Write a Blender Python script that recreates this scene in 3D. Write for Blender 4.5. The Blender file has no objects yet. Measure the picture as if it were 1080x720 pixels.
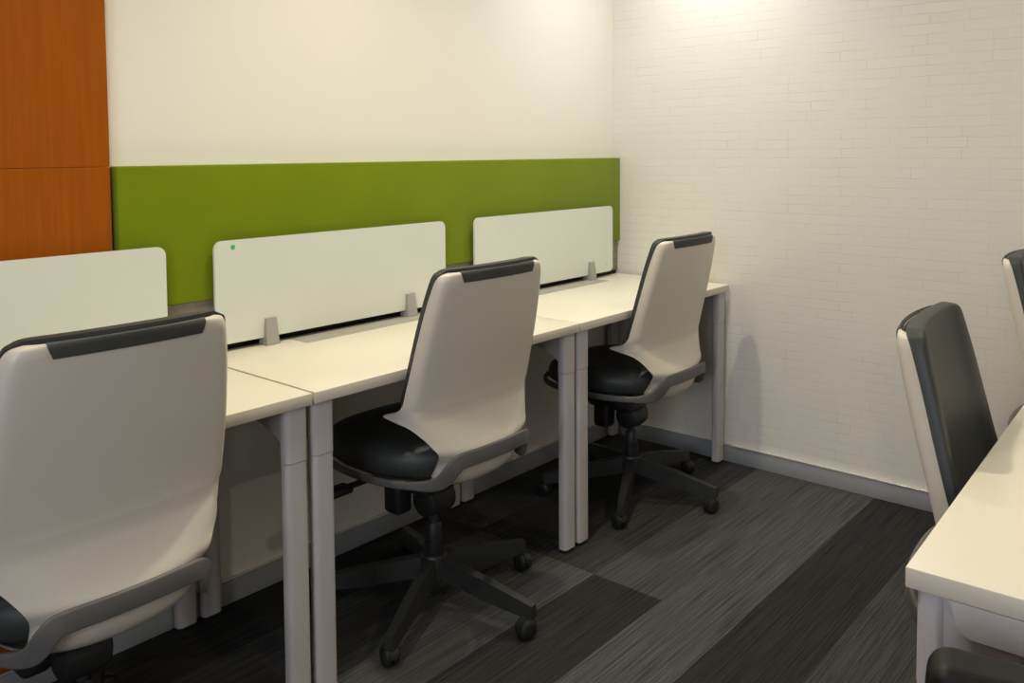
import bpy, bmesh, math, random
from mathutils import Vector, Matrix
C = bpy.context.scene.collection
R = math.radians
random.seed(7)

# ------------------------------------------------------------------ materials
def mat(name, rgb, rough=.5, metal=0., spec=.5, bump=None, vary=None, coat=0., sheen=0.):
    m = bpy.data.materials.new(name); m.use_nodes = True
    nt = m.node_tree; b = nt.nodes['Principled BSDF']
    b.inputs['Base Color'].default_value = (*rgb, 1)
    b.inputs['Roughness'].default_value = rough
    b.inputs['Metallic'].default_value = metal
    b.inputs['Specular IOR Level'].default_value = spec
    b.inputs['Coat Weight'].default_value = coat
    b.inputs['Sheen Weight'].default_value = sheen
    tc = nt.nodes.new('ShaderNodeTexCoord')
    if vary:
        sc, amt = vary
        n = nt.nodes.new('ShaderNodeTexNoise'); n.inputs['Scale'].default_value = sc
        n.inputs['Detail'].default_value = 4
        nt.links.new(tc.outputs['Object'], n.inputs['Vector'])
        r = nt.nodes.new('ShaderNodeMapRange')
        r.inputs['From Min'].default_value = .3; r.inputs['From Max'].default_value = .7
        r.inputs['To Min'].default_value = 1-amt; r.inputs['To Max'].default_value = 1+amt
        nt.links.new(n.outputs['Fac'], r.inputs['Value'])
        mx = nt.nodes.new('ShaderNodeVectorMath'); mx.operation = 'SCALE'
        mx.inputs[0].default_value = rgb
        nt.links.new(r.outputs['Result'], mx.inputs['Scale'])
        nt.links.new(mx.outputs['Vector'], b.inputs['Base Color'])
    if bump:
        sc, st = bump
        n = nt.nodes.new('ShaderNodeTexNoise'); n.inputs['Scale'].default_value = sc
        n.inputs['Detail'].default_value = 3
        nt.links.new(tc.outputs['Object'], n.inputs['Vector'])
        bp = nt.nodes.new('ShaderNodeBump'); bp.inputs['Strength'].default_value = st
        bp.inputs['Distance'].default_value = .002
        nt.links.new(n.outputs['Fac'], bp.inputs['Height'])
        nt.links.new(bp.outputs['Normal'], b.inputs['Normal'])
    return m

def math_node(nt, op, a, b=None, c=None):
    n = nt.nodes.new('ShaderNodeMath'); n.operation = op
    for i, v in enumerate((a, b, c)):
        if v is None: continue
        if isinstance(v, (int, float)): n.inputs[i].default_value = v
        else: nt.links.new(v, n.inputs[i])
    return n.outputs[0]

def mix_rgb(nt, fac, a, b, blend='MIX'):
    n = nt.nodes.new('ShaderNodeMix'); n.data_type = 'RGBA'; n.blend_type = blend
    for key, v in ((0, fac), (6, a), (7, b)):
        if isinstance(v, (int, float)): n.inputs[key].default_value = v
        elif isinstance(v, tuple): n.inputs[key].default_value = (*v, 1)
        else: nt.links.new(v, n.inputs[key])
    return n.outputs[2]

M = {}
M['wall'] = mat('white painted wall', (.82, .785, .70), .6, bump=(90, .08))
M['ceiling'] = mat('white ceiling', (.8, .79, .76), .8)
M['top'] = mat('cream laminate desktop', (.80, .755, .62), .38, vary=(3, .015))
M['edge'] = mat('cream desktop edging', (.68, .61, .50), .45)
M['steel'] = mat('grey lilac powder coat', (.52, .48, .47), .42, bump=(400, .05))
M['black'] = mat('black plastic', (.012, .012, .012), .5, bump=(250, .1))
M['base'] = mat('charcoal nylon', (.022, .023, .022), .42, bump=(300, .12))
M['shell'] = mat('warm white moulded plastic', (.70, .635, .545), .36, bump=(500, .04), vary=(4, .02))
M['frame'] = mat('mid grey plastic', (.125, .119, .112), .5)
M['cushion'] = mat('black green leatherette', (.033, .038, .035), .5, bump=(350, .12), vary=(8, .08))
M['grip'] = mat('dark grey rubber grip', (.052, .053, .047), .6, bump=(300, .1))
M['glass'] = mat('white frosted glass', (.70, .73, .65), .16, spec=.45)
M['clamp'] = mat('grey cast clamp', (.37, .355, .32), .5)
M['flap'] = mat('brushed grey cable flap', (.40, .38, .325), .45, metal=0., vary=(30, .03))
M['flapline'] = mat('dark brush strip', (.20, .19, .16), .7)
M['sticker'] = mat('green sticker', (.06, .50, .10), .5)
M['palesticker'] = mat('pale green sticker', (.42, .62, .42), .5)
M['skirting'] = mat('grey aluminium skirting', (.34, .35, .36), .4)
M['bead'] = mat('pale aluminium bead', (.72, .70, .66), .25, metal=.5)
M['felt'] = mat('green felt', (.165, .225, .004), .95, spec=.1, bump=(600, .35), vary=(5, .04), sheen=.1)
M['leather'] = mat('black leather', (.006, .0065, .0065), .45, spec=.22, bump=(250, .15))
M['chrome'] = mat('chrome', (.6, .6, .6), .15, metal=1)

def lamp_mat(name, rgb, s):
    m = bpy.data.materials.new(name); m.use_nodes = True
    b = m.node_tree.nodes['Principled BSDF']
    b.inputs['Base Color'].default_value = (*rgb, 1)
    b.inputs['Emission Color'].default_value = (*rgb, 1)
    b.inputs['Emission Strength'].default_value = s
    return m
M['lamp'] = lamp_mat('lamp diffuser', (1, .9, .72), 6)

def brick_wall():
    m = bpy.data.materials.new('white brick wallpaper'); m.use_nodes = True
    nt = m.node_tree; b = nt.nodes['Principled BSDF']; b.inputs['Roughness'].default_value = .75
    b.inputs['Specular IOR Level'].default_value = .25
    tc = nt.nodes.new('ShaderNodeTexCoord'); sep = nt.nodes.new('ShaderNodeSeparateXYZ')
    nt.links.new(tc.outputs['Object'], sep.inputs[0])
    wob = nt.nodes.new('ShaderNodeTexNoise'); wob.inputs['Scale'].default_value = 14
    nt.links.new(tc.outputs['Object'], wob.inputs['Vector'])
    wz = math_node(nt, 'MULTIPLY_ADD', wob.outputs['Fac'], .010, sep.outputs['Z'])
    cmb = nt.nodes.new('ShaderNodeCombineXYZ')
    nt.links.new(sep.outputs['Y'], cmb.inputs['X']); nt.links.new(wz, cmb.inputs['Y'])
    br = nt.nodes.new('ShaderNodeTexBrick')
    br.inputs['Scale'].default_value = 1
    br.inputs['Brick Width'].default_value = .205; br.inputs['Row Height'].default_value = .036
    br.inputs['Mortar Size'].default_value = .0022; br.inputs['Mortar Smooth'].default_value = 1.
    br.inputs['Bias'].default_value = -.2
    br.offset = .43; br.squash = .62; br.squash_frequency = 3
    br.inputs['Color1'].default_value = (.80, .765, .70, 1); br.inputs['Color2'].default_value = (.77, .73, .665, 1)
    br.inputs['Mortar'].default_value = (.60, .56, .50, 1)
    nt.links.new(cmb.outputs[0], br.inputs['Vector'])
    # the printed joints fade in and out
    n2 = nt.nodes.new('ShaderNodeTexNoise'); n2.inputs['Scale'].default_value = 6.5; n2.inputs['Detail'].default_value = 3
    nt.links.new(tc.outputs['Object'], n2.inputs['Vector'])
    mr = nt.nodes.new('ShaderNodeMapRange')
    mr.inputs['From Min'].default_value = .36; mr.inputs['From Max'].default_value = .66
    mr.inputs['To Min'].default_value = .0; mr.inputs['To Max'].default_value = .75
    nt.links.new(n2.outputs['Fac'], mr.inputs['Value'])
    col = mix_rgb(nt, mr.outputs[0], (.79, .75, .685), br.outputs['Color'])
    nt.links.new(col, b.inputs['Base Color'])
    bp = nt.nodes.new('ShaderNodeBump'); bp.inputs['Strength'].default_value = .15; bp.inputs['Distance'].default_value = .002
    bp.invert = True
    nt.links.new(br.outputs['Fac'], bp.inputs['Height']); nt.links.new(bp.outputs['Normal'], b.inputs['Normal'])
    return m
M['brick'] = brick_wall()

def wood():
    m = bpy.data.materials.new('orange cherry veneer'); m.use_nodes = True
    nt = m.node_tree; b = nt.nodes['Principled BSDF']; b.inputs['Roughness'].default_value = .5
    b.inputs['Specular IOR Level'].default_value = .15
    tc = nt.nodes.new('ShaderNodeTexCoord'); mp = nt.nodes.new('ShaderNodeMapping')
    mp.inputs['Scale'].default_value = (60, 60, 2.2)
    nt.links.new(tc.outputs['Object'], mp.inputs['Vector'])
    n = nt.nodes.new('ShaderNodeTexNoise'); n.inputs['Scale'].default_value = 1.3; n.inputs['Detail'].default_value = 6
    n.inputs['Distortion'].default_value = .4
    nt.links.new(mp.outputs[0], n.inputs['Vector'])
    r = nt.nodes.new('ShaderNodeValToRGB')
    r.color_ramp.elements[0].position = .3; r.color_ramp.elements[0].color = (.29, .069, .002, 1)
    r.color_ramp.elements[1].position = .72; r.color_ramp.elements[1].color = (.36, .092, .003, 1)
    nt.links.new(n.outputs['Fac'], r.inputs['Fac'])
    nt.links.new(r.outputs['Color'], b.inputs['Base Color'])
    return m
M['wood'] = wood()

def strip():
    m = bpy.data.materials.new('grey brown laminate strip'); m.use_nodes = True
    nt = m.node_tree; b = nt.nodes['Principled BSDF']; b.inputs['Roughness'].default_value = .55
    tc = nt.nodes.new('ShaderNodeTexCoord'); mp = nt.nodes.new('ShaderNodeMapping')
    mp.inputs['Scale'].default_value = (4, 30, 60)
    nt.links.new(tc.outputs['Object'], mp.inputs['Vector'])
    n = nt.nodes.new('ShaderNodeTexNoise'); n.inputs['Scale'].default_value = 1.5; n.inputs['Detail'].default_value = 5
    nt.links.new(mp.outputs[0], n.inputs['Vector'])
    r = nt.nodes.new('ShaderNodeValToRGB')
    r.color_ramp.elements[0].position = .3; r.color_ramp.elements[0].color = (.20, .17, .13, 1)
    r.color_ramp.elements[1].position = .7; r.color_ramp.elements[1].color = (.33, .29, .23, 1)
    nt.links.new(n.outputs['Fac'], r.inputs['Fac']); nt.links.new(r.outputs['Color'], b.inputs['Base Color'])
    return m
M['strip'] = strip()

def carpet():
    """plank carpet tiles 0.235 m wide laid along the room, streaked lengthwise"""
    m = bpy.data.materials.new('streaked plank carpet'); m.use_nodes = True
    nt = m.node_tree; b = nt.nodes['Principled BSDF']; b.inputs['Roughness'].default_value = .95
    b.inputs['Specular IOR Level'].default_value = .12
    tc = nt.nodes.new('ShaderNodeTexCoord'); sep = nt.nodes.new('ShaderNodeSeparateXYZ')
    nt.links.new(tc.outputs['Object'], sep.inputs[0])
    X, Y = sep.outputs['X'], sep.outputs['Y']
    t = math_node(nt, 'DIVIDE', math_node(nt, 'MULTIPLY', Y, -1.), .235 * 20)       # 0..1 over twenty strips
    def ramp(vals, off):
        r = nt.nodes.new('ShaderNodeValToRGB'); cr = r.color_ramp; cr.interpolation = 'CONSTANT'
        for i, v in enumerate(vals):
            p = i / 20
            e = cr.elements[i] if i < 2 else cr.elements.new(p)
            e.position = p; e.color = (v, v, v, 1)
        nt.links.new(math_node(nt, 'ADD', t, off), r.inputs['Fac'])
        return r.outputs['Color']
    # strip borders fall on y = -0.70, -0.935, -1.17, -1.405 (offset in scene units)
    a = ramp(STRIPS_RIGHT, .0015)
    c = ramp(STRIPS_LEFT, .0015)
    right = math_node(nt, 'GREATER_THAN', X, -1.148)
    tone = mix_rgb(nt, right, c, a)
    mp = nt.nodes.new('ShaderNodeMapping'); mp.inputs['Scale'].default_value = (3.2, 170, 1)
    nt.links.new(tc.outputs['Object'], mp.inputs['Vector'])
    n = nt.nodes.new('ShaderNodeTexNoise'); n.inputs['Scale'].default_value = 1; n.inputs['Detail'].default_value = 5
    n.inputs['Roughness'].default_value = .65
    nt.links.new(mp.outputs[0], n.inputs['Vector'])
    mr = nt.nodes.new('ShaderNodeMapRange'); mr.inputs['From Min'].default_value = .3; mr.inputs['From Max'].default_value = .7
    mr.inputs['To Min'].default_value = .42; mr.inputs['To Max'].default_value = 1.5
    nt.links.new(n.outputs['Fac'], mr.inputs['Value'])
    g = nt.nodes.new('ShaderNodeTexNoise'); g.inputs['Scale'].default_value = 420; g.inputs['Detail'].default_value = 2
    nt.links.new(tc.outputs['Object'], g.inputs['Vector'])
    gr = nt.nodes.new('ShaderNodeMapRange'); gr.inputs['From Min'].default_value = .3; gr.inputs['From Max'].default_value = .7
    gr.inputs['To Min'].default_value = .5; gr.inputs['To Max'].default_value = 1.5
    nt.links.new(g.outputs['Fac'], gr.inputs['Value'])
    base = mix_rgb(nt, tone, (.024, .0245, .0235), (.082, .083, .082))
    k = math_node(nt, 'MULTIPLY', mr.outputs[0], gr.outputs[0])
    vm = nt.nodes.new('ShaderNodeVectorMath'); vm.operation = 'SCALE'
    nt.links.new(base, vm.inputs[0]); nt.links.new(k, vm.inputs['Scale'])
    nt.links.new(vm.outputs[0], b.inputs['Base Color'])
    bp = nt.nodes.new('ShaderNodeBump'); bp.inputs['Strength'].default_value = .5; bp.inputs['Distance'].default_value = .003
    nt.links.new(k, bp.inputs['Height']); nt.links.new(bp.outputs['Normal'], b.inputs['Normal'])
    return m
#            y: 0-.23  -.47  -.70 -.935 -1.17 -1.405 -1.64 ...
STRIPS_RIGHT = [.4, .15, .35, .85, 1., .12, .62, .9, .2, .6, 0, 1, .4, .7, 0, .9, .2, .6, .3, .7]
STRIPS_LEFT = [.2, .6, 1., .10, 1., .12, .62, .2, .6, 0, .9, .3, .7, .1, 1, .2, .5, 0, .8, .4]
M['carpet'] = carpet()

# ------------------------------------------------------------------ mesh helpers
def obj(name, bm, m, parent=None, smooth=True, angle=35):
    me = bpy.data.meshes.new(name)
    bmesh.ops.recalc_face_normals(bm, faces=bm.faces)
    bm.to_mesh(me); bm.free()
    ms = m if isinstance(m, (list, tuple)) else [m]
    for k in ms: me.materials.append(k)
    if smooth:
        for p in me.polygons: p.use_smooth = True
        me.set_sharp_from_angle(angle=R(angle))
    o = bpy.data.objects.new(name, me); C.objects.link(o)
    if parent: o.parent = parent
    return o
def tag(o, label=None, cat=None, group=None, kind=None):
    if label: o['label'] = label
    if cat: o['category'] = cat
    if group: o['group'] = group
    if kind: o['kind'] = kind
    return o
def thing(name, label, cat, loc=(0, 0, 0), rz=0., group=None):
    o = bpy.data.objects.new(name, None); C.objects.link(o)
    o.empty_display_size = .1
    o.location = loc; o.rotation_euler = (0, 0, rz)
    return tag(o, label, cat, group)
def dup(root, loc, rz, label, group=None):
    r = root.copy(); C.objects.link(r); r.location = loc; r.rotation_euler = (0, 0, rz); r['label'] = label
    if group: r['group'] = group
    for ch in list(root.children):
        c = ch.copy(); C.objects.link(c); c.parent = r
        for g in list(ch.children):
            d = g.copy(); C.objects.link(d); d.parent = c
    return r
def box(bm, lo, hi, bev=0., seg=3, rot=None, mi=0):
    lo, hi = Vector(lo), Vector(hi)
    r = bmesh.ops.create_cube(bm, size=1)
    vs = r['verts']; c = (lo + hi) / 2; d = hi - lo
    for v in vs: v.co = Vector((v.co.x * d.x, v.co.y * d.y, v.co.z * d.z))
    if rot: bmesh.ops.transform(bm, matrix=rot.to_4x4(), verts=vs)
    for v in vs: v.co += c
    if bev:
        es = list({e for v in vs for e in v.link_edges})
        r2 = bmesh.ops.bevel(bm, geom=es, offset=bev, segments=seg, affect='EDGES', profile=.5)
        fs = r2['faces']
    if mi:
        for f in {f for v in vs if v.is_valid for f in v.link_faces}: f.material_index = mi
    return bm
def prism(bm, pts, axis, a, b):
    """polygon pts in the two other axes, extruded from a to b along axis (0,1,2)"""
    def P(p, t):
        l = list(p); l.insert(axis, t); return l
    A = [bm.verts.new(P(p, a)) for p in pts]; B = [bm.verts.new(P(p, b)) for p in pts]
    n = len(pts)
    bm.faces.new(A); bm.faces.new(list(reversed(B)))
    for i in range(n): bm.faces.new((A[i], B[i], B[(i+1) % n], A[(i+1) % n]))
    return bm
def rrect(w0, w1, h0, h1, r, n=6):
    out = []
    for cx, cy, a0 in ((w1-r, h1-r, 0), (w0+r, h1-r, 90), (w0+r, h0+r, 180), (w1-r, h0+r, 270)):
        for k in range(n+1):
            a = R(a0 + 90*k/n); out.append((cx + r*math.cos(a), cy + r*math.sin(a)))
    return out
def bevel_all(bm, off, seg=2, ang=40):
    es = [e for e in bm.edges if len(e.link_faces) == 2 and e.calc_face_angle(0) > R(ang)]
    bmesh.ops.bevel(bm, geom=es, offset=off, segments=seg, affect='EDGES', profile=.5)
def lathe(bm, prof, seg=24, cap=True, mat4=None):
    rings = []
    for r, z in prof:
        rings.append([bm.verts.new((r*math.cos(2*math.pi*k/seg), r*math.sin(2*math.pi*k/seg), z)) for k in range(seg)])
    for i in range(len(rings)-1):
        for k in range(seg):
            bm.faces.new((rings[i][k], rings[i][(k+1) % seg], rings[i+1][(k+1) % seg], rings[i+1][k]))
    if cap:
        bm.faces.new(rings[0]); bm.faces.new(rings[-1])
    if mat4 is not None:
        bmesh.ops.transform(bm, matrix=mat4, verts=[v for r in rings for v in r])
    return bm
def cat_rom(pts, n):
    """n samples through the rows of pts (tuples of any length)"""
    out = []; m = len(pts) - 1
    for i in range(n):
        t = i/(n-1)*m; k = min(int(t), m-1); f = t-k
        p0, p1, p2, p3 = pts[max(k-1, 0)], pts[k], pts[k+1], pts[min(k+2, m)]
        out.append(tuple(.5*((2*b) + (-a+c)*f + (2*a-5*b+4*c-d)*f*f + (-a+3*b-3*c+d)*f**3) for a, b, c, d in zip(p0, p1, p2, p3)))
    return out
def grid_slab(bm, outer, inner):
    """closed slab between two equally sized point grids"""
    nr, nc = len(outer), len(outer[0])
    A = [[bm.verts.new(p) for p in row] for row in outer]; B = [[bm.verts.new(p) for p in row] for row in inner]
    for i in range(nr-1):
        for j in range(nc-1):
            bm.faces.new((A[i][j], A[i][j+1], A[i+1][j+1], A[i+1][j]))
            bm.faces.new((B[i][j], B[i+1][j], B[i+1][j+1], B[i][j+1]))
    for i in range(nr-1):
        for j in (0, nc-1): bm.faces.new((A[i][j], A[i+1][j], B[i+1][j], B[i][j]))
    for j in range(nc-1):
        for i in (0, nr-1): bm.faces.new((A[i][j], B[i][j], B[i][j+1], A[i][j+1]))
    return bm
def sweep(bm, path, sect, closed=True):
    """path: list of (point, up, out); sect: (out, up) offsets"""
    rings = []
    for p, u, o in path:
        rings.append([bm.verts.new(p + o*a + u*b) for a, b in sect])
    n = len(rings); m = len(sect)
    for i in range(n if closed else n-1):
        r0, r1 = rings[i], rings[(i+1) % n]
        for k in range(m): bm.faces.new((r0[k], r0[(k+1) % m], r1[(k+1) % m], r1[k]))
    if not closed:
        bm.faces.new(rings[0]); bm.faces.new(rings[-1])
    return bm
def simple_box(name, lo, hi, m, bev=0., parent=None):
    bm = bmesh.new(); box(bm, lo, hi, bev); return obj(name, bm, m, parent)

# ------------------------------------------------------------------ room
XL, YN, H = -5.2, -4.6, 2.55
def struct(name, o, label, cat):
    o.name = name; return tag(o, label, cat, kind='structure')
struct('floor', simple_box('floor', (XL, YN, -.05), (0, 0, 0), M['carpet']), 'dark grey streaked plank carpet floor', 'floor')
struct('ceiling', simple_box('ceiling', (XL, YN, H), (0, 0, H+.05), M['ceiling']), 'white ceiling above the desks', 'ceiling')
struct('wall_back', simple_box('wall_back', (XL-.1, 0, -.05), (.1, .1, H+.05), M['wall']), 'plain cream wall behind the row of desks', 'wall')
struct('wall_right', simple_box('wall_right', (0, YN-.1, -.05), (.1, 0, H+.05), M['brick']), 'white brick patterned wall at the end of the desks', 'wall')
struct('wall_near', simple_box('wall_near', (XL-.1, YN-.1, -.05), (0, YN, H+.05), M['wall']), 'plain cream wall on the near side of the room', 'wall')
# left wall with a window opening
bm = bmesh.new()
wy0, wy1, wz0, wz1 = -3.6, -1.2, .9, 2.2
box(bm, (XL-.1, YN, -.05), (XL, wy0, H+.05)); box(bm, (XL-.1, wy1, -.05), (XL, 0, H+.05))
box(bm, (XL-.1, wy0, -.05), (XL, wy1, wz0)); box(bm, (XL-.1, wy0, wz1), (XL, wy1, H+.05))
struct('wall_left', obj('wall_left', bm, M['wall']), 'plain cream wall with the window', 'wall')
bm = bmesh.new()
for a, b in (((wy0, wz0), (wy0+.05, wz1)), ((wy1-.05, wz0), (wy1, wz1)), ((wy0, wz0), (wy1, wz0+.05)), ((wy0, wz1-.05), (wy1, wz1)), ((-2.43, wz0), (-2.37, wz1))):
    box(bm, (XL-.08, a[0], a[1]), (XL-.03, b[0], b[1]), .004)
struct('window_1', obj('window_1', bm, M['bead']), 'window frame in the left wall', 'window')
# skirting: body and a pale bead on top
def skirting(name, lo, hi, blo, bhi, label):
    o = simple_box(name, lo, hi, M['skirting'], .002)
    struct(name, o, label, 'skirting')
    b = simple_box('bead', blo, bhi, M['bead'], .002, o)
    return o
skirting('baseboard_right', (-.012, YN, 0), (0, -.012, .066), (-.014, YN, .066), (0, -.014, .073), 'grey skirting with a pale top edge along the brick wall')
skirting('baseboard_back', (XL, -.012, 0), (-.012, 0, .066), (XL, -.014, .066), (-.014, 0, .073), 'grey skirting along the cream wall under the desks')

# wood panelling left, two boards with a thin joint
w = thing('wood_panelling', 'orange brown wood veneer wall panels left of the green board', 'wall panel', (-2.9, -.004, 0))
w['kind'] = 'structure'; w.name = 'trim_1'
for z0, z1, th in ((.074, .722, .010), (.7225, 1.2568, .026), (1.2576, H-.001, .026)):
    bm = bmesh.new(); box(bm, (XL+.001 + 2.9, -th, z0), (-2.2705+2.9, .0035, z1), .001, 1)
    obj('veneer_panel', bm, M['wood'], w)
# grey strip between desk tops and green panel
struct('trim_2', simple_box('trim_2', (-2.262, -.026, .7535), (-.0005, -.0005, .8865), M['strip'], .002), 'grey brown strip on the wall between the green board and the desktops', 'wall trim')
simple_box('gap_shade', (-2.262, -.014, .70), (-.0005, -.0005, .7534), M['black'], 0, bpy.data.objects['trim_2'])  # black strip stands in for the shade in the gap behind the desktops
# green felt board
bm = bmesh.new(); box(bm, (-2.259, -.040, .888), (-.002, -.0005, 1.258), .004, 3)
tag(obj('felt_board', bm, M['felt']), 'long green felt pin board on the cream wall above the desks', 'pin board')

# ------------------------------------------------------------------ desks
W, D, HT = 1.0250, .5301, .74        # one desk: width, depth of the top, height
def leg_bm(x0, x1, y0, y1):
    bm = bmesh.new()
    prism(bm, rrect(x0, x1, y0, y1, .013, 5), 2, .012, .5835)
    prism(bm, rrect(x0-.0006, x1+.0006, y0-.0006, y1+.0006, .013, 5), 2, .585, .712)
    return bm
def foot_bm(x0, x1, y0, y1):
    bm = bmesh.new(); prism(bm, rrect(x0+.003, x1-.003, y0+.003, y1-.003, .011, 5), 2, 0, .0125); return bm
def gusset_bm(xa, xb, side):
    """side rail with a curved bracket running into the front and the back leg; y local -0.285..0.285"""
    yf, yb = -.240, .280
    pts = [(yf, .711), (yb, .711), (yb, .60)]
    def arc(y0, z0, y1, z1, bulge, n=10):
        # quarter-like curve from the leg up to the rail
        out = []
        for k in range(n+1):
            a = k/n*math.pi/2
            out.append((y0+(y1-y0)*(1-math.cos(a)), z0+(z1-z0)*math.sin(a)))
        return out
    pts += arc(yb-.004, .58, yb-.20, .664, 0)
    pts += list(reversed(arc(yf+.004, .58, yf+.20, .664, 0)))
    bm = bmesh.new(); prism(bm, pts, 0, xa, xb); bevel_all(bm, .003, 2)
    return bm
def make_desk(label, loc, rz=0):
    """origin on the floor below the centre of the top's front-to-back line; front faces -Y"""
    t = thing('desk', label, 'desk', loc, rz, 'cream topped desks with grey steel legs')
    hw = W/2 - .001
    bm = bmesh.new(); box(bm, (-hw, -.265, HT-.028), (hw, .286, HT), .0025, 2)
    bm.normal_update()
    for f in bm.faces:
        if abs(f.normal.z) < .6: f.material_index = 1
    obj('desktop', bm, [M['top'], M['edge']], t)
    lw, ld = .058, .034
    for s in (-1, 1):
        for (y0, y1) in ((-.252, -.252+ld), (.267, .267+ld)):
            x0, x1 = (-hw+.005, -hw+.005+lw) if s < 0 else (hw-.005-lw, hw-.005)
            l = obj('leg', leg_bm(x0, x1, y0, y1), M['steel'], t)
            f = obj('foot_cap', foot_bm(x0, x1, y0, y1), M['black'], l); tag(f, 'black foot cap')
        xa, xb = (-hw+.010, -hw+.050) if s < 0 else (hw-.050, hw-.010)
        obj('side_rail', gusset_bm(xa, xb, s), M['steel'], t)
    for s in (-1, 1):
        bm = bmesh.new()
        pts = rrect(-.205, .240, .668, .80, .022, 6)
        pts = [(y, min(z, .7118)) for y, z in pts if z < .7]
        pts = [(.240, .7118), (-.212, .7118)] + pts[:]
        prism(bm, pts, 0, *((-hw+.0005, -hw+.010) if s < 0 else (hw-.010, hw-.0005))); bevel_all(bm, .0015, 1, 60)
        obj('end_plate', bm, M['steel'], t)
    bm = bmesh.new(); box(bm, (-hw+.045, .20, .665), (hw-.045, .23, .7115), .003)
    obj('cross_rail', bm, M['steel'], t)
    # cable flap let into the top: a frame plate, a thin brush line
    bm = bmesh.new(); box(bm, (-.2135, .178, HT-.004), (.29, .268, HT+.0008), .0003, 1)
    f = obj('cable_flap', bm, M['flap'], t)
    bm = bmesh.new(); box(bm, (-.21, .194, HT), (.286, .1965, HT+.0011), .0002, 1)
    for lo, hi in (((-.2148, .1768), (.2913, .178)), ((-.2148, .1768), (-.2135, .268)), ((.29, .1768), (.2913, .268))):
        box(bm, (lo[0], lo[1], HT-.002), (hi[0], hi[1], HT+.0006))
    obj('brush_strip', bm, M['flapline'], f)
    return t
J = [-3.097, -2.072, -1.037, -.018]
YD = -.317
def desk_center(i): return ((J[i]+J[i+1])/2, YD, 0)
desk = make_desk('cream desk behind the largest chair, partly cut off by the photo edge', desk_center(0))
dup(desk, desk_center(1), 0, 'middle cream desk of the row under the green board')
dup(desk, desk_center(2), 0, 'cream desk of the row touching the white brick wall')
# facing row on the right, front edge towards +Y
rr = R(180 + 1.8)
def off_desk(k):
    v = Matrix.Rotation(rr, 3, 'Z') @ Vector((W/2 + .001 - W*k - W, .265, 0)) 
    return v
cr = Vector((-2.070, -1.867, 0))          # corner of the top nearest the camera and the aisle
Rm = Matrix.Rotation(rr, 3, 'Z')
for k, lab in ((0, 'cream desk across the aisle whose corner juts in beside the camera'), (1, 'cream desk across the aisle beyond its neighbour, next to the brick wall')):
    # local corner (+W/2, -0.265) is the aisle corner on the camera's side
    ctr = cr - Rm @ Vector((W/2 - .001, -.265, 0)) + Rm @ Vector((-W*k, 0, 0))
    dk = dup(desk, ctr, rr, lab)
dk.scale.x = .965; dk.location.x -= .016

# ------------------------------------------------------------------ desk screens
def make_screen(label, loc, w, foot_xs):
    t = thing('desk_screen', label, 'desk screen', loc, 0, 'white glass desk screens')
    bm = bmesh.new(); prism(bm, rrect(-w/2, w/2, .022, .309, .024, 8), 1, -.004, .004); bevel_all(bm, .001, 1)
    obj('glass_panel', bm, M['glass'], t)
    for x in foot_xs:
        bm = bmesh.new()
        A = [(-.021, -.022, 0), (.021, -.022, 0), (.021, .02, 0), (-.021, .02, 0)]
        B = [(-.0165, -.014, .077), (.0165, -.014, .077), (.0165, .014, .077), (-.0165, .014, .077)]
        va = [bm.verts.new((a[0]+x, a[1], a[2]+.0013)) for a in A]; vb = [bm.verts.new((a[0]+x, a[1], a[2])) for a in B]
        bm.faces.new(va); bm.faces.new(vb)
        for i in range(4): bm.faces.new((va[i], va[(i+1) % 4], vb[(i+1) % 4], vb[i]))
        bevel_all(bm, .006, 3)
        obj('clamp_foot', bm, M['clamp'], t)
    return t
YS = -.0605
s1 = make_screen('white glass desk screen in front of the wood panelling, cut off by the photo edge', (-2.5895, YS, HT), .881, (-.27, .27))
s2 = make_screen('white glass desk screen with a green dot in its top corner', (-1.5715, YS, HT), .881, (-.272, .269))
bm = bmesh.new(); lathe(bm, [(.0068, 0), (.0068, .0006)], 9, mat4=Matrix.Translation((-.384, -.0042, .290)) @ Matrix.Rotation(R(90), 4, 'X'))
obj('sticker', bm, M['sticker'], s2)
s3 = make_screen('white glass desk screen beside the brick wall with a pale sticker low in its corner', (-.5395, YS, HT), .883, (-.268, .2755))
bm = bmesh.new(); box(bm, (.388, -.0047, .050), (.397, -.0040, .058)); box(bm, (.399, -.0047, .054), (.404, -.0040, .060))
obj('sticker', bm, M['palesticker'], s3)

# ------------------------------------------------------------------ office chair (faces +Y, origin on the floor below the column)
#        zc    yc     h     ze    ye     p      shallow tray, narrow at the top, horns at the waist, tongue below
ROWS = [(.990, -.266, .170, .990, -.236, 14.),
        (.988, -.2675, .187, .986, -.232, 18.),
        (.980, -.2675, .1975, .977, -.226, 22.),
        (.955, -.264, .2050, .955, -.217, 26.),
        (.890, -.249, .2150, .890, -.198, 30.),
        (.800, -.227, .2245, .800, -.175, 30.),
        (.720, -.206, .2300, .720, -.154, 30.),
        (.660, -.192, .2325, .660, -.136, 28.),
        (.638, -.189, .2335, .638, -.124, 20.),
        (.622, -.187, .2335, .624, -.100, 24.),
        (.606, -.187, .2325, .610, -.058, 30.),
        (.592, -.190, .2285, .601, -.092, 26.),
        (.575, -.195, .2200, .591, -.140, 20.),
        (.556, -.203, .2070, .573, -.167, 13.),
        (.538, -.213, .1890, .550, -.184, 8.0),
        (.520, -.226, .1700, .521, -.198, 4.0),
        (.505, -.234, .1560, .489, -.178, 4.0),
        (.490, -.232, .1500, .447, -.148, 4.0)]
NR, NC = 80, 53
SH = cat_rom(ROWS, NR)
def shell_point(row, s):
    zc, yc, h, ze, ye, p = row
    b = .020
    return Vector((h*s, yc + b*s*s + (ye-yc-b)*abs(s)**p, zc + (ze-zc)*s*s))
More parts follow.
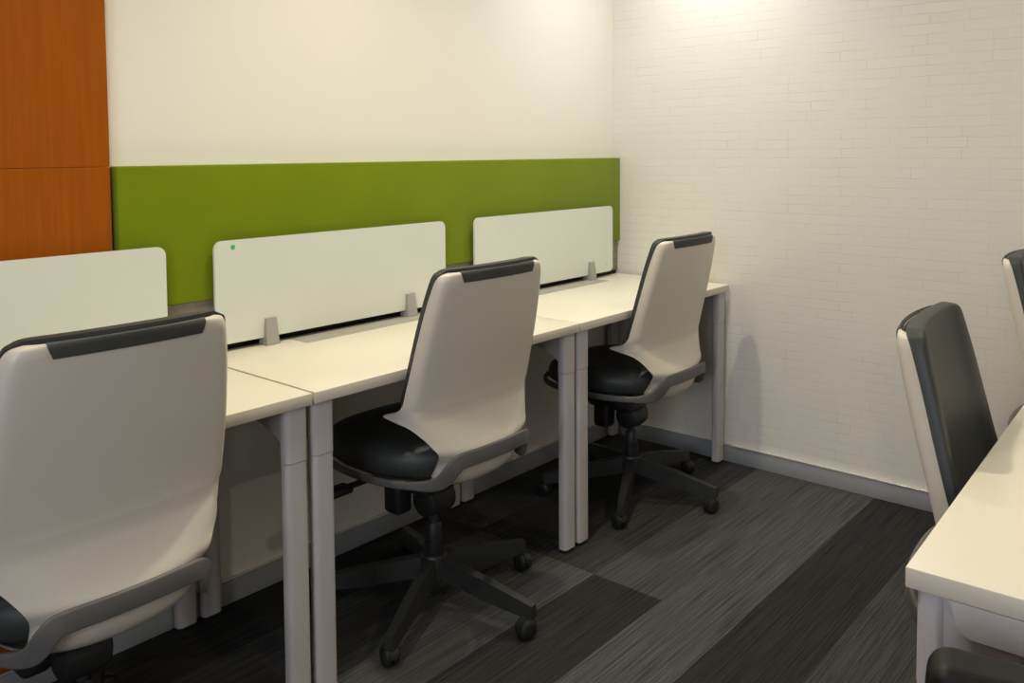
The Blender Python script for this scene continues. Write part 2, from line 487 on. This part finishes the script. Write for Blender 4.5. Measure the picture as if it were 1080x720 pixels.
def shell_grid(rows, smax=1., n=NC):
    G = []
    for r in rows:
        line = []
        for j in range(n):
            u = -1 + 2*j/(n-1)
            s = math.copysign(1-(1-abs(u))**2.6, u) * smax
            line.append(shell_point(r, s))
        G.append(line)
    return G
def grid_normals(G):
    N = []
    for i in range(len(G)):
        row = []
        for j in range(len(G[0])):
            a = G[min(i+1, len(G)-1)][j] - G[max(i-1, 0)][j]; b = G[i][min(j+1, len(G[0])-1)] - G[i][max(j-1, 0)]
            n = b.cross(a); n.normalize()
            row.append(n)
        N.append(row)
    # outward = towards -Y
    if N[len(G)//3][len(G[0])//2].y > 0: N = [[-n for n in r] for r in N]
    return N
def make_chair(label, base_rot=0.):
    t = thing('office_chair', label, 'office chair', (0, 0, 0), 0, 'white backed office chairs')
    # --- white outer shell
    G = shell_grid(SH); N = grid_normals(G)
    bm = bmesh.new(); grid_slab(bm, G, [[p - n*.007 for p, n in zip(a, b)] for a, b in zip(G, N)])
    bevel_all(bm, .0018, 2, 60)
    sh = obj('back_shell', bm, M['shell'], t, angle=50)
    # --- dark grip let into the top edge of the shell
    rows = [tuple(x) for x in cat_rom(ROWS[:5], 40)]
    rows = [r for r in rows if r[0] > .9625]
    g = shell_grid(rows, 1, 41); gn = grid_normals(g)
    nr = len(g)
    N41 = 41
    cut, cuti = [], []
    for i in range(nr):
        f = i/(nr-1)                                   # 0 top, 1 bottom
        half = .141 - .008*max(0, (f-.45)/.55)**2.2
        a, b = [], []
        for j in range(41):
            x = -half + 2*half*j/40
            s = x/rows[i][2]
            p = shell_point(rows[i], max(-1, min(1, s)))
            us = 1-(1-min(1, abs(s)))**(1/2.6); n = gn[i][20 + int(round(math.copysign(us, s)*19))]
            a.append(p + n*.0022); b.append(p - n*.005)
        cut.append(a); cuti.append(b)
    bm = bmesh.new(); grid_slab(bm, cut, cuti)
    tag(obj('top_grip', bm, M['grip'], t), 'dark grip strip in the top edge of the white back')
    # --- back cushion, wraps a little past the shell at the top and the sides
    crows = cat_rom([r for r in ROWS if r[0] > .65] + [(.638, -.186, .222, .638, -.134, 4.), (.612, -.180, .195, .612, -.140, 4.), (.58, -.176, .165, .58, -.145, 4.)], 44)
    rear, front = [], []
    for i, r in enumerate(crows):
        v = i/43; a, b = [], []
        for j in range(35):
            u = -1 + 2*j/34
            s_ = math.copysign(1-(1-abs(u))**1.8, u); q = abs(s_)
            y = (r[1] + .017) + (r[4] - r[1] - .017)*q**2.4
            p = Vector(((r[2] + .0025)*s_, y, r[0] + .007*(1-min(1, v*10))))
            ed = min(1, (1-q)/.13); et = min(1, v/.10); eb = min(1, (1-v)/.16)
            puff = (1-(1-ed)**2)**.5 * (1-(1-et)**2)**.5 * (1-(1-eb)**2)**.5
            bol = .005*math.exp(-((q-.80)/.10)**2)*min(1, v*4)*min(1, (1-v)*3)
            th = .010 + (.007 + .016*(1-v))*puff + bol
            a.append(p); b.append(p + Vector((-.006*s_*(1-puff), th, .10*th)))
        rear.append(a); front.append(b)
    bm = bmesh.new(); grid_slab(bm, rear, front); bevel_all(bm, .004, 2, 55)
    tag(obj('back_cushion', bm, M['cushion'], t, angle=60), 'dark upholstered front of the backrest')
    # --- seat cushion: rounded D outline
    def seat_outline(k, n=56, grow=0.):
        a = 2*math.pi*k/n
        c, s = math.cos(a), math.sin(a)
        e = 2/2.7
        x = math.copysign(abs(c)**e, c)*(.236+grow); y = math.copysign(abs(s)**e, s)*(.252+grow)
        y0 = .052
        if y < 0: x *= 1 - .24*(abs(y)/.25)**2.0      # narrower at the back
        return x, y + y0
    prof = [(.95, .442), (.985, .452), (1., .470), (.992, .490), (.96, .506), (.89, .516), (.70, .519), (.4, .514), (.12, .512)]
    bm = bmesh.new(); rings = []
    for f, z in prof:
        ring = []
        for k in range(56):
            x, y = seat_outline(k)
            yy = .052 + (y-.052)*f
            dz = -.014*max(0, (yy-.16)/.15)**2 + .006*max(0, -yy/.18)   # waterfall front
            ring.append(bm.verts.new((x*f, yy, z + dz*(1 if z > .45 else 0))))
        rings.append(ring)
    for i in range(len(rings)-1):
        for k in range(56): bm.faces.new((rings[i][k], rings[i][(k+1) % 56], rings[i+1][(k+1) % 56], rings[i+1][k]))
    bm.faces.new(rings[0]); bm.faces.new(rings[-1])
    tag(obj('seat', bm, M['cushion'], t, angle=60), 'dark upholstered seat')
    # --- grey frame: rim under the seat that climbs over the back of the shell
    half = [(0, -.2425, .503), (.06, -.2405, .503), (.110, -.2355, .5025), (.134, -.231, .499), (.147, -.222, .482), (.156, -.208, .460), (.166, -.190, .445), (.182, -.160, .4365),
            (.206, -.110, .433), (.230, -.035, .4325), (.238, .06, .4325), (.232, .15, .434), (.210, .225, .436), (.165, .280, .438), (.09, .306, .439), (0, .312, .439)]
    pts = cat_rom(half, 44)
    full = [Vector(p) for p in pts] + [Vector((-p[0], p[1], p[2])) for p in reversed(pts[1:-1])]
    path = []; n = len(full)
    for i, p in enumerate(full):
        tg = (full[(i+1) % n] - full[i-1]).normalized()
        out = Vector((p.x*1.1, p.y - .05, 0)).normalized()
        out = (out - tg*out.dot(tg)).normalized()
        up = out.cross(tg).normalized()
        if up.z < 0: up = -up
        path.append((p, up, out))
    rearness = lambda p: max(0., min(1., (-p.y - .13)/.08))
    bm = bmesh.new(); rings = []
    for p, up, out in path:
        hh = .0105 + .0100*rearness(p); th = .0055
        sect = [(a, b) for a, b in rrect(-th, th, -hh, hh, .0042, 3)]
        rings.append([bm.verts.new(p + out*a + up*b) for a, b in sect])
    m = len(rings[0])
    for i in range(n):
        r0, r1 = rings[i], rings[(i+1) % n]
        for k in range(m): bm.faces.new((r0[k], r0[(k+1) % m], r1[(k+1) % m], r1[k]))
    tag(obj('seat_frame', bm, M['frame'], t, angle=60), 'mid grey frame band around seat and back')
    # --- white under-shell below the band
    TR = [(.492, -.222, .150, .488, -.185, 6.), (.468, -.222, .153, .464, -.170, 7.), (.442, -.212, .158, .440, -.150, 6.), (.420, -.194, .166, .430, -.115, 5.),
          (.405, -.163, .176, .428, -.07, 3.6), (.398, -.115, .19, .426, -.02, 3.), (.397, -.04, .20, .426, .05, 2.6), (.402, .08, .20, .426, .14, 2.4), (.412, .20, .17, .426, .22, 2.2), (.428, .28, .10, .428, .28, 2.2)]
    g = shell_grid(cat_rom(TR, 34), 1, 25); gn = grid_normals(g)
    for i in range(len(gn)):
        for j in range(25):
            if gn[i][j].z > 0 and i > 16: gn[i][j] = -gn[i][j]
    bm = bmesh.new(); grid_slab(bm, g, [[p + (Vector((0, .05, .45))-p).normalized()*.005 for p in row] for row in g])
    obj('seat_pan', bm, M['shell'], t, angle=50)
    # --- mechanism, lever, column
    bm = bmesh.new()
    box(bm, (-.075, -.045, .335), (.055, .15, .408), .016, 3)
    lathe(bm, [(.030, -.052), (.044, -.045), (.047, 0), (.044, .04), (.030, .048)], 20, mat4=Matrix.Translation((0, -.006, .312)) @ Matrix.Rotation(R(90), 4, 'Y'))
    box(bm, (-.095, .045, .268), (-.035, .110, .36), .014, 3)
    box(bm, (.035, .055, .300), (.085, .115, .36), .014, 3)
    me = obj('tilt_mechanism', bm, M['black'], t)
    bm = bmesh.new(); box(bm, (-.265, .085, .378), (-.06, .103, .392), .005, 2); box(bm, (-.30, .070, .374), (-.225, .118, .394), .008, 3)
    obj('lever', bm, M['black'], t)
    bm = bmesh.new(); lathe(bm, [(.014, .18), (.014, .345)], 16); obj('gas_piston', bm, M['base'], t)
    bm = bmesh.new(); lathe(bm, [(.024, .095), (.026, .10), (.026, .19), (.023, .192), (.023, .232), (.018, .24)], 20); obj('column_sleeve', bm, M['black'], t)
    bm = bmesh.new(); lathe(bm, [(.032, .085), (.040, .09), (.041, .135), (.036, .15), (.028, .153)], 24); obj('base_hub', bm, M['base'], t)
    for k in range(5):
        ang = R(206 + 72*k) + base_rot
        Rz = Matrix.Rotation(ang, 4, 'Z')
        bm = bmesh.new()
        # inner tapering beam and the raised outer half
        def beam(x0, x1, zt0, zt1, zb0, zb1, w0, w1):
            c = [(x0, -w0, zb0), (x0, w0, zb0), (x0, w0*.72, zt0), (x0, -w0*.72, zt0)]
            d = [(x1, -w1, zb1), (x1, w1, zb1), (x1, w1*.72, zt1), (x1, -w1*.72, zt1)]
            A = [bm.verts.new(p) for p in c]; B = [bm.verts.new(p) for p in d]
            bm.faces.new(A); bm.faces.new(list(reversed(B)))
            for i in range(4): bm.faces.new((A[i], B[i], B[(i+1) % 4], A[(i+1) % 4]))
        beam(.02, .180, .146, .118, .088, .068, .021, .0185)
        beam(.165, .332, .1225, .088, .067, .052, .0200, .0145)
        bevel_all(bm, .003, 2)
        bmesh.ops.transform(bm, matrix=Rz, verts=bm.verts)
        lg = obj('leg', bm, M['base'], t)
        # caster: twin wheels, hood, stem
        bm = bmesh.new()
        cy = R(70 + 97*k)
        L = Matrix.Translation(Vector((math.cos(ang)*.318, math.sin(ang)*.318, 0))) @ Matrix.Rotation(cy, 4, 'Z')
        for sgn in (-1, 1):
            lathe(bm, [(.012, .022), (.021, .0205), (.0262, .016), (.0272, .010), (.0262, .004), (.02, .003)], 22,
                  mat4=L @ Matrix.Translation((.012, 0, .0275)) @ Matrix.Rotation(R(-90*sgn), 4, 'X'))
        n0 = len(bm.verts)
        hood = []
        bmh = bm
        for w in (-.0022, .0022):
            ring = []
            for q in range(15):
                a = R(-15 + 195*q/14)
                ring.append(bmh.verts.new(L @ Vector((.012 + .0296*math.cos(a), w*4.2, .0275 + .0296*math.sin(a)))))
            for q in range(15):
                a = R(-15 + 195*(14-q)/14)
                ring.append(bmh.verts.new(L @ Vector((.012 + .0276*math.cos(a), w*4.2, .0275 + .0276*math.sin(a)))))
            hood.append(ring)
        for q in range(30): bmh.faces.new((hood[0][q], hood[0][(q+1) % 30], hood[1][(q+1) % 30], hood[1][q]))
        for rg in hood:
            for q in range(14): bmh.faces.new((rg[q], rg[q+1], rg[28-q], rg[29-q]))
        lathe(bm, [(.009, .048), (.009, .060)], 12, mat4=L)
        obj('caster', bm, M['black'], lg)
    return t
chair = make_chair('largest white backed office chair, cut off at the left photo edge')
BASE_PARTS = ('column_sleeve', 'base_hub', 'leg')
def set_height(root, dz):
    # seat raised or lowered on the gas column
    for c in root.children:
        if c.name.split('.')[0] not in BASE_PARTS: c.location.z += dz
chair.location = (-2.546, -.451, 0); chair.rotation_euler = (0, 0, R(.4))
c2 = dup(chair, (-1.579, -.459, 0), R(.2), 'white backed office chair pushed in at the middle desk')
c3 = dup(chair, (-.549, -.454, 0), R(.8), 'white backed office chair at the desk beside the brick wall')
r1 = dup(chair, (-1.412, -1.950, 0), R(184.5), 'office chair across the aisle showing its dark padded front, against the desk edge')
r2 = dup(chair, (-.376, -1.926, 0), R(180), 'office chair farther across the aisle, only its edge showing at the right photo border')
def swivel_base(root, deg):
    for c in root.children:
        if c.name.split('.')[0] in BASE_PARTS: c.rotation_euler.z = R(deg)
swivel_base(r1, 17); swivel_base(r2, 10)
set_height(chair, -.012); set_height(c3, -.008); set_height(r1, -.035); set_height(r2, -.010)

# ------------------------------------------------------------------ low black chair, only the top of its back shows
t = thing('tub_chair', 'low black leather chair whose rounded back peeks in at the bottom right corner', 'chair', (-2.20, -2.155, 0), R(12))
bm = bmesh.new(); box(bm, (-.02, -.22, .36), (.06, .22, .724), .026, 5); obj('backrest', bm, M['leather'], t)
bm = bmesh.new(); box(bm, (-.44, -.22, .36), (-.015, .22, .45), .03, 5); obj('seat', bm, M['leather'], t)
for sx in (-.40, .02):
    for sy in (-.19, .19):
        bm = bmesh.new(); lathe(bm, [(.013, 0), (.013, .37)], 14, mat4=Matrix.Translation((sx, sy, 0))); obj('leg', bm, M['chrome'], t)

# ------------------------------------------------------------------ lights of the room
def downlight(loc, power, col, size, blend, label):
    t = thing('downlight', label, 'ceiling light', loc, 0, 'recessed ceiling downlights')
    bm = bmesh.new(); lathe(bm, [(.058, -.001), (.062, -.006), (.050, -.008), (.045, -.002)], 28, cap=False); obj('trim_ring', bm, M['ceiling'], t)
    bm = bmesh.new(); lathe(bm, [(.044, -.0015), (.044, -.003)], 24); obj('diffuser', bm, M['lamp'], t)
    l = bpy.data.lights.new('downlight_lamp', 'SPOT'); l.energy = power; l.color = col
    l.spot_size = R(size); l.spot_blend = blend; l.shadow_soft_size = .035
    o = bpy.data.objects.new('downlight_lamp', l); C.objects.link(o); o.parent = t; o.location = (0, 0, -.02)
    return t
WARM = (1, .90, .70); NEUT = (1, .98, .95)
downlight((-.42, -.55, H), 50, NEUT, 140, 1., 'ceiling downlight nearest the brick wall over the desk row')
downlight((-1.60, -.72, H), 62, WARM, 140, .9, 'ceiling downlight over the middle desk')
downlight((-2.80, -.85, H), 40, WARM, 132, .8, 'ceiling downlight over the desk by the wood panelling')
downlight((-.70, -1.95, H), 26, WARM, 150, .9, 'ceiling downlight over the far end of the facing desks')
downlight((-2.3, -3.35, H), 62, WARM, 140, .8, 'ceiling downlight over the near end of the facing desks')
# daylight through the window on the left
l = bpy.data.lights.new('window_daylight', 'AREA'); l.shape = 'RECTANGLE'; l.size = 2.3; l.size_y = 1.2; l.energy = 75; l.color = (.80, .87, 1)
o = bpy.data.objects.new('window_daylight', l); C.objects.link(o)
o.location = (XL-.12, -2.4, 1.55); o.rotation_euler = (0, R(-90), 0)
w = bpy.data.worlds.new('World'); bpy.context.scene.world = w; w.use_nodes = True
w.node_tree.nodes['Background'].inputs[0].default_value = (.75, .85, 1, 1)
w.node_tree.nodes['Background'].inputs[1].default_value = .5

# ------------------------------------------------------------------ camera
cam = bpy.data.cameras.new('Camera'); co = bpy.data.objects.new('Camera', cam); C.objects.link(co)
YAW, PITCH, ROLL, F = .857005, -.053808, -.006915, 906.82
f = Vector((math.sin(YAW)*math.cos(PITCH), math.cos(YAW)*math.cos(PITCH), math.sin(PITCH)))
r = Vector((math.cos(YAW), -math.sin(YAW), 0)); u = r.cross(f)
r2 = math.cos(ROLL)*r + math.sin(ROLL)*u; u2 = -math.sin(ROLL)*r + math.cos(ROLL)*u
mw = Matrix((r2, u2, -f)).transposed().to_4x4(); mw.translation = Vector((-3.24028, -2.20103, 1.28769))
co.matrix_world = mw
cam.sensor_fit = 'HORIZONTAL'; cam.sensor_width = 36; cam.lens = 36*F/1080; cam.clip_start = .05; cam.shift_y = -151.017/1080
sc = bpy.context.scene; sc.camera = co
sc.view_settings.view_transform = 'Standard'; sc.view_settings.look = 'None'; sc.view_settings.gamma = 1
sc.view_settings.exposure = 0; sc.view_settings.use_curve_mapping = False
sc.cycles.max_bounces = 8; sc.cycles.diffuse_bounces = 6; sc.cycles.use_denoising = True
